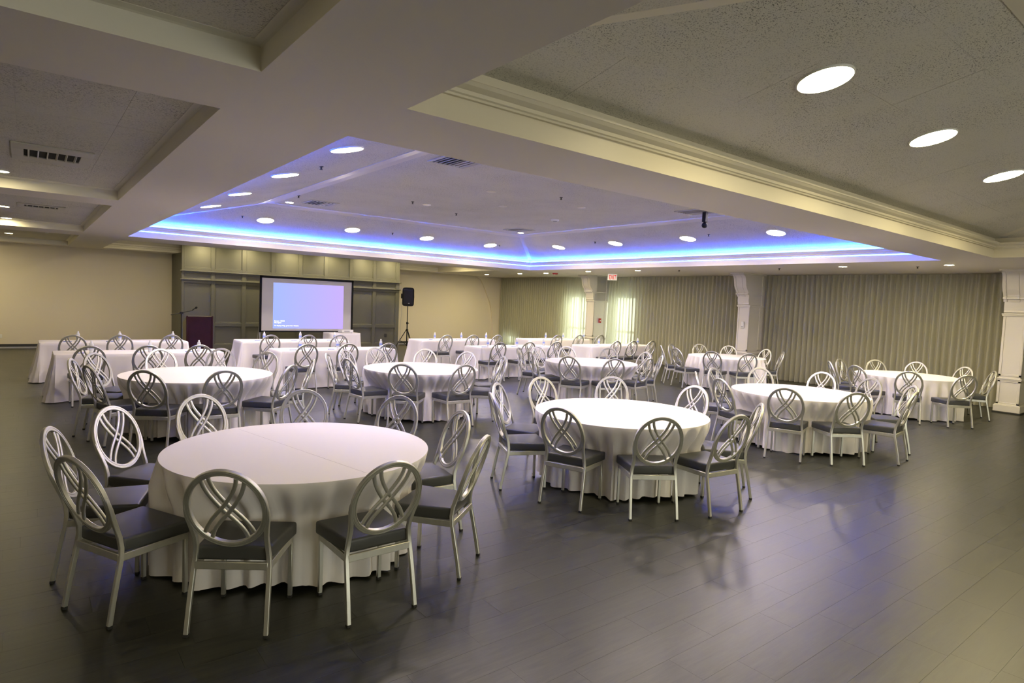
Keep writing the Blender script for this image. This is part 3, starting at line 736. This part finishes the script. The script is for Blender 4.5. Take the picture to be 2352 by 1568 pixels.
for rows_, yy, rn in ((BA, 15.02, 'back-row'), (BB, 12.48, 'second-row')):
    for i, g in enumerate(rows_):
        for j, (u, v) in enumerate(g):
            d = at(u, v, TZ+.209); x = d.x*yy/d.y
            xa, xb = (TA if yy > 14 else TB)[i]; x = max(xa+.06, min(xb-.06, x))
            o = bp0 if not bu[0] else copy_tree(bp0); bu[0] = True
            o.location = (x, yy, TZ+.002); o.rotation_euler.z = random.random()*6
            tag(o, 'clear water bottle with blue label, %s of three on %s table, %s' % (POS[j], rn, WHO[i]), 'bottle', 'water bottles on the long tables')
            xp = max(xa+.1, x-.17)
            p = obj('notepad', padm, M_white, loc=(xp, yy-.10, TZ+.002)); tag(p, 'white notepad, %s of three on the %s long table, %s' % (POS[j], rn, WHO[i]), 'notepad', 'notepads on the long tables')
            p = obj('pen', penm, M_pen, loc=(xp, yy-.08, TZ+.0062), rotz=random.uniform(-.3, .3)); tag(p, 'blue pen on the notepad, %s of three on the %s long table, %s' % (POS[j], rn, WHO[i]), 'pen', 'pens on the long tables')

# ---------------------------------------------------------------- projector table
rect_table(7.08, 8.08, 17.75, 18.35, 'small table under cloth in front of the screen', 'white cloth on the small projector table by the screen', 50, rad=.10, flare=.05, group='white cloth on the small table')
t = thing('projector', 'white projector on the small clothed table in front of the screen', 'projector', (7.68, 18.0, TZ+.002), .1)
bm = NB(); box(bm, -.19, -.13, .012, .19, .13, .095, .012, 2); obj('housing', bm, M_white, t)
bm = NB(); lathe(bm, [(.034, 0), (.034, .02), (.028, .022)], 18, Matrix.Translation((.09, .128, .055)) @ Matrix.Rotation(-PI/2, 4, 'X')); obj('lens', bm, M_black, t, smooth=40)
bm = NB(); box(bm, -.12, -.134, .035, .06, -.128, .07); obj('rear_connectors', bm, M_gray, t)
for a, b in ((-.15, -.1), (.15, -.1), (0, .1)):
    bm = NB(); lathe(bm, [(.012, 0), (.012, .014)], 10, Matrix.Translation((a, b, 0))); obj('foot', bm, M_black, t)

# ---------------------------------------------------------------- projection screen
SYY = 19.5; sx0, sx1, sz0, sz1 = 5.55, 8.55, .685, 2.405
t = thing('projection_screen', 'white projection screen with a black border showing a blue no-signal picture', 'screen', (0, SYY, 0))
bm = NB(); box(bm, sx0+.055, .0, sz0+.04, sx1-.055, .006, sz1-.06); obj('screen_fabric', bm, M_screen, t)
bm = NB()
for q in ((sx0, sz0, sx1, sz0+.045), (sx0, sz1-.065, sx1, sz1), (sx0, sz0, sx0+.062, sz1), (sx1-.06, sz0, sx1, sz1)): box(bm, q[0], -.02, q[1], q[2], .02, q[3], .004)
obj('border_frame', bm, M_black, t)
for xx in (sx0+.03, sx1-.03):
    bm = NB(); box(bm, xx-.02, .02, .0, xx+.02, .05, sz1-.3, .003); lg = obj('leg', bm, M_gray, t)
    bm = NB(); box(bm, xx-.02, -.35, 0, xx+.02, .5, .03, .004); rod(bm, (xx, .45, .03), (xx, .05, 1.0), .012); obj('foot_bar', bm, M_gray, lg)
def proj_mat():
    m = bpy.data.materials.new('projected_blue'); m.use_nodes = True; nt = m.node_tree; N = nt.nodes.new; L = nt.links.new
    nt.nodes.remove(nt.nodes['Principled BSDF'])
    tc = N('ShaderNodeTexCoord'); se = N('ShaderNodeSeparateXYZ'); L(tc.outputs['Generated'], se.inputs[0])
    r = N('ShaderNodeValToRGB'); r.color_ramp.elements[0].color = (.33, .42, 1.0, 1); r.color_ramp.elements[1].color = (.50, .37, 1.0, 1); L(se.outputs[0], r.inputs[0])
    e = N('ShaderNodeEmission'); e.inputs[1].default_value = 1.0; L(r.outputs[0], e.inputs[0]); L(e.outputs[0], nt.nodes['Material Output'].inputs[0]); return m
W_, H_ = sx1-sx0, sz1-sz0
ix0, ix1, iz0, iz1 = sx0+W_*.135, sx0+W_*.888, sz0+H_*.065, sz0+H_*.885
bm = NB(); box(bm, ix0, -.005, iz0, ix1, -.001, iz1); obj('projected_picture', bm, proj_mat(), t)
def text(body, x, z, size, width, parent, m, y=-.008, name='screen_text', rotz=0, ext=.0006, al='LEFT', base=None):
    cu = bpy.data.curves.new(name, 'FONT'); cu.body = body; cu.size = size; cu.extrude = ext; cu.align_x = al; cu.materials.append(m); cu.resolution_u = 3; cu.offset = size*.012
    o = bpy.data.objects.new(name, cu); C.objects.link(o); o.parent = parent; o.location = (x, y, z); o.rotation_euler = (PI/2, 0, rotz)
    bpy.context.view_layer.update(); w = o.dimensions.x
    k = width/w if width and w > 0 else 1
    me = bpy.data.meshes.new_from_object(o.evaluated_get(bpy.context.evaluated_depsgraph_get()))
    for v in me.vertices: v.co.x *= k
    if not me.materials: me.materials.append(m)
    q = bpy.data.objects.new(name, me); C.objects.link(q); q.parent = parent; q.location = (x, y, z); q.rotation_euler = (PI/2, 0, rotz)
    bpy.data.objects.remove(o)
    return q
text('Source:  HDMI', ix0+.04, iz0+.215, .052, .31, t, E_text)
text('No Signal', ix0+.04, iz0+.165, .052, .205, t, E_text)
text('To display Help, press the ? button.', ix0+.04, iz0+.072, .052, .76, t, E_text)

# ---------------------------------------------------------------- lectern and microphone stand
t = thing('lectern', 'dark maroon wooden lectern with a tan side left of the screen', 'lectern', (3.615, 18.05, 0))
bm = NB(); box(bm, -.29, 0, .05, .29, .02, 1.17, .004); obj('front_panel', bm, M_maroon, t)
for sx in (-1, 1):
    bm = NB(); prism(bm, [(.0, 0), (.46, 0), (.46, 1.02), (0.0, 1.19)], sx*.305-.012, sx*.305+.012, 'x'); obj('side_panel', bm, M_tan if sx < 0 else M_maroon, t, )['label'] = 'tan side panel' if sx < 0 else 'maroon side panel'
    bm = NB(); box(bm, sx*.305-.02, -.012, .0, sx*.305+.02, .008, 1.195, .004); obj('corner_post', bm, M_maroon, t)
bm = NB(); box(bm, -.31, -.01, 0, .31, .47, .05, .006); obj('base', bm, M_maroon, t)
bm = NB(); box(bm, -.30, .0, -.012, .30, .50, .012, .004, M=Matrix.Translation((0, 0, 1.19)) @ Matrix.Rotation(math.radians(-18), 4, 'X')); obj('reading_desk', bm, M_tan, t)
bm = NB(); box(bm, -.29, .03, .68, .29, .44, .70, .003); obj('shelf', bm, M_maroon, t)
t = thing('microphone_stand', 'black boom microphone stand left of the maroon lectern', 'microphone stand', (3.07, 17.45, 0))
bm = NB(); rod(bm, (0, 0, .04), (0, 0, 1.28), .011); obj('pole', bm, M_blackm, t, smooth=40)
bm = NB(); lathe(bm, [(.018, .55), (.022, .56), (.022, .66), (.018, .67)], 12); obj('clutch', bm, M_black, t, smooth=40)
bm = NB(); rod(bm, (-.24, 0, 1.235), (.27, 0, 1.36), .008); obj('boom', bm, M_blackm, t, smooth=40)
bm = NB(); box(bm, -.04, -.02, 1.27, .04, .02, 1.315, .006); rod(bm, (0, -.03, 1.25), (0, .03, 1.25), .012); obj('boom_joint', bm, M_black, t)
bm = NB(); rod(bm, (.25, 0, 1.37), (.32, .0, 1.42), .012); lathe(bm, [(.014, 0), (.026, .02), (.027, .045), (.015, .065)], 12, Matrix.Translation((.31, 0, 1.41)) @ Matrix.Rotation(math.radians(55), 4, 'Y')); obj('microphone', bm, M_black, t, smooth=40)
for k in range(3):
    a = 2*PI*k/3+.3; bm = NB(); rod(bm, (0, 0, .13), (.3*math.cos(a), .3*math.sin(a), .012), .009); obj('leg', bm, M_blackm, t, smooth=40)

# ---------------------------------------------------------------- loudspeaker on its tripod
SP = (11.12, 20.45)
t = thing('speaker_stand', 'black tripod stand under the loudspeaker beside the stage panelling', 'stand', (SP[0], SP[1], 0))
bm = NB(); rod(bm, (0, 0, .12), (0, 0, .98), .022); obj('lower_tube', bm, M_blackm, t, smooth=40)
bm = NB(); rod(bm, (0, 0, .95), (0, 0, 1.64), .016); obj('upper_tube', bm, M_blackm, t, smooth=40)
bm = NB(); lathe(bm, [(.034, .93), (.038, .94), (.038, 1.0), (.03, 1.01)], 14); rod(bm, (0, 0, .97), (.07, 0, .97), .012); obj('locking_collar', bm, M_black, t, smooth=40)
bm = NB(); lathe(bm, [(.04, .68), (.045, .69), (.045, .74), (.035, .75)], 14); obj('leg_collar', bm, M_black, t, smooth=40)
for k in range(3):
    a = 2*PI*k/3+2.55; e = Vector((.44*math.cos(a), .44*math.sin(a), .015)); s = Vector((.035*math.cos(a), .035*math.sin(a), .71))
    bm = NB(); rod(bm, s, e, .014); lg = obj('leg', bm, M_blackm, t, smooth=40)
    bm = NB(); rod(bm, s*.45+e*.55, (0.02*math.cos(a), .02*math.sin(a), .17), .009); obj('brace', bm, M_blackm, lg, smooth=40)
t = thing('loudspeaker', 'black plastic loudspeaker raised on a tripod stand beside the stage panelling', 'loudspeaker', (SP[0], SP[1], 1.62), -.45)
bm = NB(); prism(bm, [(-.215, .05), (-.19, .0), (-.12, -.015), (.12, -.015), (.19, .0), (.215, .05), (.222, .33), (.215, .60), (.185, .655), (.1, .67), (-.1, .67), (-.185, .655), (-.215, .60), (-.222, .33)], -.17, .10)
for v in bm.verts:
    if v.co.y > 0: v.co.x *= .72
bmesh.ops.bevel(bm, geom=list(bm.edges), offset=.012, segments=2, affect='EDGES'); obj('cabinet', bm, M_black, t, smooth=40)
bm = NB(); box(bm, -.17, -.178, .06, .17, -.168, .60, .004); obj('grille', bm, M_blackm, t)
bm = NB(); box(bm, .0, -.182, .075, .055, -.177, .10, .002); obj('badge', bm, M_gray, t)
bm = NB(); box(bm, -.255, -.06, .26, -.215, .02, .44, .01); obj('side_handle', bm, M_black, t)
path = [(10.88, 20.50, 1.75), (10.89, 20.48, 1.5), (10.86, 20.45, 1.2), (10.82, 20.42, .9), (10.83, 20.42, .6), (10.80, 20.44, .3), (10.78, 20.5, .012), (10.70, 20.8, .008)]
inv = (Matrix.Translation((SP[0], SP[1], 1.62)) @ Matrix.Rotation(-.45, 4, 'Z')).inverted()
bm = NB(); sweep(bm, [inv @ Vector(p) for p in path], circ(.005, 6), Y); obj('power_cord', bm, M_gray, t, smooth=60)['label'] = 'thin grey cord hanging to the floor'

# ---------------------------------------------------------------- lamps, vents and ceiling devices
def make_light(name, r, emat, thick=.012):
    t = thing(name, '', 'ceiling light')
    bm = NB(); prof = [(r+.006, .006), (r+.006, -.004), (r+.002, -thick*.8), (r-.004, -thick*.8), (r-.006, -.002), (r-.006, .006)]; n = 40; rings = []
    for q, z in prof: rings.append([bm.verts.new((q*math.cos(2*PI*i/n), q*math.sin(2*PI*i/n), z)) for i in range(n)])
    for A, B in zip(rings, rings[1:]+rings[:1]):
        for i in range(n): bm.faces.new((A[i], A[(i+1) % n], B[(i+1) % n], B[i]))
    obj('trim_ring', bm, M_white, t, smooth=50)
    bm = NB(); lathe(bm, [(r-.004, .002), (r-.005, -.004), (r*.9, -.0055), (r*.4, -.0065)], 40); obj('diffuser', bm, emat, t, smooth=60)
    return t
TA_ = math.atan2(FZ-SZ0, IN1-IN0)
def slope_light(first, protoL, h, side, s, label, grp):
    o = protoL if first else copy_tree(protoL)
    x0, y0, x1, y1 = h; d = 1.12; z = SZ0+(d-IN0)*(FZ-SZ0)/(IN1-IN0)-.006
    if side == 'back': p = (s, y1-d, z); e = (-TA_, 0, 0)
    if side == 'front': p = (s, y0+d, z); e = (TA_, 0, 0)
    if side == 'right': p = (x1-d+.17, s, z-.03); e = (0, TA_, 0)
    if side == 'left': p = (x0+d, s, z); e = (0, -TA_, 0)
    if side == 'right': p = (x1-d, s, z)
    o.location = p; o.rotation_euler = e; tag(o, label, 'ceiling light', grp)
pt = make_light('downlight', .185, E_tray); pn = make_light('downlight', .185, E_near); first = True
hb = HOLES['blue']; hn = HOLES['near']
for side, ss, desc in (('back', (4.34, 6.46, 8.61, 10.76), 'far slope of the blue-lit tray'), ('right', (6.77, 8.93, 11.19, 13.39), 'curtain-side slope of the blue-lit tray'),
                 ('left', (6.81, 8.95, 11.3, 13.45), 'left slope of the blue-lit tray'), ('front', (4.34, 6.46, 8.61, 10.76), 'near slope of the blue-lit tray')):
    nn = {'back': ['leftmost', 'second from left', 'third from left', 'rightmost'], 'right': ['nearest', 'second nearest', 'third nearest', 'farthest'], 'left': ['nearest', 'second nearest', 'third nearest', 'farthest'], 'front': ['leftmost', 'second from left', 'third from left', 'rightmost']}[side]
    for i, s in enumerate(ss):
        slope_light(first, pt, hb, side, s, 'round white ceiling light on the %s, %s' % (desc, nn[i]), 'round lights in the blue-lit tray'); first = False
first = True
for side, ss, desc in (('back', (4.42, 6.50, 8.68, 10.80), 'far slope of the near warm tray'), ('right', (-6.0, -3.8, -1.6, .6), 'right slope of the near warm tray'), ('left', (-6.0, -3.8), 'left slope of the near warm tray')):
    for i, s in enumerate(ss):
        slope_light(first, pn, hn, side, s, 'large round warm ceiling light on the %s, %s' % (desc, ['leftmost', 'second', 'third', 'last'][i]), 'round lights in the near tray'); first = False
SM = [((x, y, FZ-.004), 'small round light in the %s corner of the blue tray flat' % d) for x, y, d in ((4.33, 13.2, 'far left'), (10.55, 13.2, 'far right'), (4.33, 6.95, 'near left'), (10.6, 6.95, 'near right'))]
for i, (u, v) in enumerate([(1118, 630), (1194, 628), (1254, 627), (1351, 623), (1465, 621), (1936, 612), (2180, 608)]):
    p = at(u, v, ZC-.004); SM.append((tuple(p), 'small round downlight in the flat ceiling along the curtains, %s from the far corner' % ['first', 'second', 'third', 'fourth', 'fifth', 'sixth', 'seventh'][i]))
for i, (u, v) in enumerate([(0, 392), (7, 473), (14, 500), (20, 525), (20, 535), (27, 547)]):
    z = CZ-.006 if i < 5 else CZ-.006
    p = at(u, v, z)
    if 15.8 < p.y < 17.0 or 9.5 < p.y < 10.2: p = at(u, v, ZC-.004)
    SM.append((tuple(p), 'small warm downlight in the left coffers, %s from the front' % ['first', 'second', 'third', 'fourth', 'fifth', 'sixth'][i]))
for i, x in enumerate((4.3, 5.6, 7.0, 8.3, 9.6, 10.7)):
    SM.append(((x, 20.55, 3.326), 'small spotlight above the stage panelling, %s from left' % ['first', 'second', 'third', 'fourth', 'fifth', 'sixth'][i]))
for i, (x, y) in enumerate(((-1.6, 21.0), (2.6, 19.6), (12.2, 19.6), (-.3, 1.9), (-.3, -.4))):
    SM.append(((x, y, (CZ-.006 if x < 1 else 3.326)), ['small round light washing the far wall, left', 'small round light washing the far wall, middle', 'small round light washing the far wall, right', 'small warm downlight in the first left coffers, outside the picture', 'second small warm downlight in the left coffers, outside the picture'][i]))
lamp_of = {}
for p, lb in SM:
    em = E_coff if 'left coffers' in lb else (E_stage if 'stage' in lb else (E_tray if 'tray flat' in lb or 'blue tray' in lb else E_small))
    if em.name not in lamp_of: lamp_of[em.name] = (make_light('small_downlight', .085, em, .01), True)
    ps, fresh = lamp_of[em.name]; o = ps if fresh else copy_tree(ps); lamp_of[em.name] = (ps, False); o.location = p; tag(o, lb, 'ceiling light', 'small round downlights')
# blue LED tape round the tray: one exposed line below the moulding, one hidden in the cove behind it
x0, y0, x1, y1 = hb
for nm, (a, b, c, d) in {'far': (x0+.005, y1-.004, x1-.005, y1+.010), 'near': (x0+.005, y0-.010, x1-.005, y0+.004), 'left': (x0-.010, y0, x0+.004, y1), 'curtain': (x1-.004, y0, x1+.010, y1)}.items():
    t = thing('led_strip', '', 'light strip')
    bm = NB(); box(bm, a, b, 3.132, c, d, 3.146); obj('lower_tape', bm, E_led, t)
    k = .035; A, B, C_, D = dict(far=(x0+k+.015, y1-k-.01, x1-k-.015, y1-k), near=(x0+k+.015, y0+k, x1-k-.015, y0+k+.01), left=(x0+k, y0+k, x0+k+.01, y1-k), curtain=(x1-k-.01, y0+k, x1-k, y1-k))[nm]
    bm = NB(); box(bm, A, B, 3.2365, C_, D, 3.243); obj('cove_tape', bm, E_cove, t)
    tag(t, 'glowing blue light strip along the %s side of the ceiling tray' % nm, 'light strip', 'blue light strips round the tray')
def vent(loc, w, d, label, rotz=0, inner=(.7, .45)):
    t = thing('air_vent', label, 'vent', loc, rotz, 'ceiling air vents')
    bm = NB(); iw, idp = w*inner[0]/2, d*inner[1]/2
    for q in ((-w/2, -d/2, w/2, -idp), (-w/2, idp, w/2, d/2), (-w/2, -idp, -iw, idp), (iw, -idp, w/2, idp)): box(bm, q[0], q[1], -.014, q[2], q[3], 0, .003)
    obj('frame', bm, M_vent, t)
    bm = NB(); box(bm, -iw, -idp, -.003, iw, idp, 0); obj('dark_opening', bm, M_void, t)
    n = max(3, int(2*iw/.07))
    for i in range(n):
        bm = NB(); xx = -iw+(i+.5)*2*iw/n; box(bm, -.003, -idp, -.010, .003, idp, .010, M=Matrix.Translation((xx, 0, -.012)) @ Matrix.Rotation(.5 if i < n/2 else -.5, 4, 'Y')); obj('slat', bm, M_vent, t)
vent((.20, 7.54, CZ-.002), .62, .92, 'large white air vent in the second left coffer')
vent((.19, 12.66, CZ-.002), .62, .50, 'long white air vent in the third left coffer', inner=(.7, .5))
for x, y, d in ((4.82, 12.75, 'far left'), (10.09, 12.70, 'far right'), (4.65, 7.28, 'near left'), (10.2, 7.35, 'near right')):
    vent((x, y, FZ-.002), .60, .60, 'square air vent at the %s of the blue tray flat' % d, inner=(.85, .85))
def sprinkler(p, label, nrm=None):
    t = thing('sprinkler', label, 'sprinkler', p, 0, 'ceiling sprinklers')
    bm = NB(); lathe(bm, [(.030, 0), (.030, -.006), (.012, -.012), (.012, -.035)], 14); obj('cap', bm, M_white if nrm is None else M_dark, t, smooth=40)
    bm = NB(); lathe(bm, [(.022, -.042), (.022, -.045), (.004, -.047)], 12); rod(bm, (0, 0, -.03), (0, 0, -.046), .006); obj('deflector', bm, M_dark, t, smooth=40)
def slope_z(x, y):
    d = min(x-x0, x1-x, y-y0, y1-y); return FZ if d > IN1 else SZ0+(d-IN0)*(FZ-SZ0)/(IN1-IN0)
def at_slope(u, v):
    p = at(u, v, 3.6)
    for _ in range(30): p = at(u, v, (slope_z(p.x, p.y)+p.z)/2)
    return p
for i, (u, v, w) in enumerate([(738, 382, 'left slope near front'), (557, 496, 'far left hip'), (902, 535, 'far slope centre'), (1147, 563, 'far slope right end'), (1367, 555, 'curtain-side slope far end'), (1628, 538, 'curtain-side slope near end'), (686, 449, 'left slope far end'),
                    (1289, 453, 'tray flat, curtain side'), (1048, 490, 'tray flat, centre'), (948, 463, 'tray flat, far left of centre')]):
    sprinkler(tuple(at_slope(u, v)), 'small dark sprinkler head on the blue tray, %s' % w, 1)
for i, (u, v, w) in enumerate([(1560, 620, 'second column'), (1790, 616, 'middle column'), (2108, 612, 'right column')]):
    sprinkler(tuple(at(u, v, ZC)), 'small sprinkler head in the flat ceiling near the %s' % w, 1)
t = thing('smoke_detector', 'white round smoke detector on the flat of the blue tray', 'detector', tuple(at(1275, 504, FZ)))
bm = NB(); lathe(bm, [(.09, 0), (.09, -.02), (.075, -.035)], 24); obj('base', bm, M_white, t, smooth=40)
bm = NB(); lathe(bm, [(.055, -.035), (.05, -.05), (.03, -.055)], 20); obj('sensor_cap', bm, M_gray, t, smooth=40)
for k, (u, v, z, w) in enumerate([(1128, 440, FZ, 'left of centre'), (1155, 474, FZ, 'centre'), (1335, 477, FZ, 'curtain side'), (980, 470, FZ, 'far side')]):
    bm = NB(); lathe(bm, [(.085, 0), (.085, -.004), (.078, -.008)], 24); o = obj('cover_plate', bm, M_crown, smooth=40, loc=at(u, v, z)); tag(o, 'pale round blanking plate on the blue tray flat, %s' % w, 'cover plate', 'round blanking plates')
for u, v, z, w in ((108, 529, CZ, 'left coffers'), (1275, 627, ZC, 'flat ceiling before the curtains')):
    p = at(u, v, z)
    if z == CZ and 15.75 < p.y < 17.03: p = at(u, v-2, ZC)
    t = thing('strobe_alarm', 'round red fire strobe on the %s' % w, 'alarm', tuple(p))
    bm = NB(); lathe(bm, [(.10, 0), (.10, -.02), (.085, -.045), (.06, -.05)], 24); obj('housing', bm, M_red, t, smooth=40)
    bm = NB(); lathe(bm, [(.035, -.05), (.03, -.065), (.015, -.07)], 16); obj('lens', bm, M_white, t, smooth=40)
t = thing('hanging_camera', 'small black device hanging from the tray flat beside the near right vent', 'camera', tuple(at(1620, 487, FZ-.03)))
bm = NB(); box(bm, -.04, -.04, -.19, .04, .04, 0, .006); obj('mount', bm, M_black, t)
bm = NB(); lathe(bm, [(.02, -.19), (.045, -.215), (.055, -.25), (.045, -.285), (.02, -.30)], 18); obj('dome', bm, M_black, t, smooth=50)
p = at(1407, 627, ZC)
t = thing('exit_sign', 'white EXIT sign with red letters hanging before the curtains', 'sign', (p.x, p.y, ZC), math.radians(-38))
bm = NB(); box(bm, -.15, -.025, -.235, .15, .025, -.03, .006); obj('housing', bm, E_exit, t)
bm = NB(); lathe(bm, [(.04, 0), (.04, -.012), (.012, -.016), (.012, -.03)], 14); obj('canopy', bm, M_white, t, smooth=40)
text('EXIT', -.118, -.205, .20, .235, t, E_exitr, y=-.027, name='sign_letters')
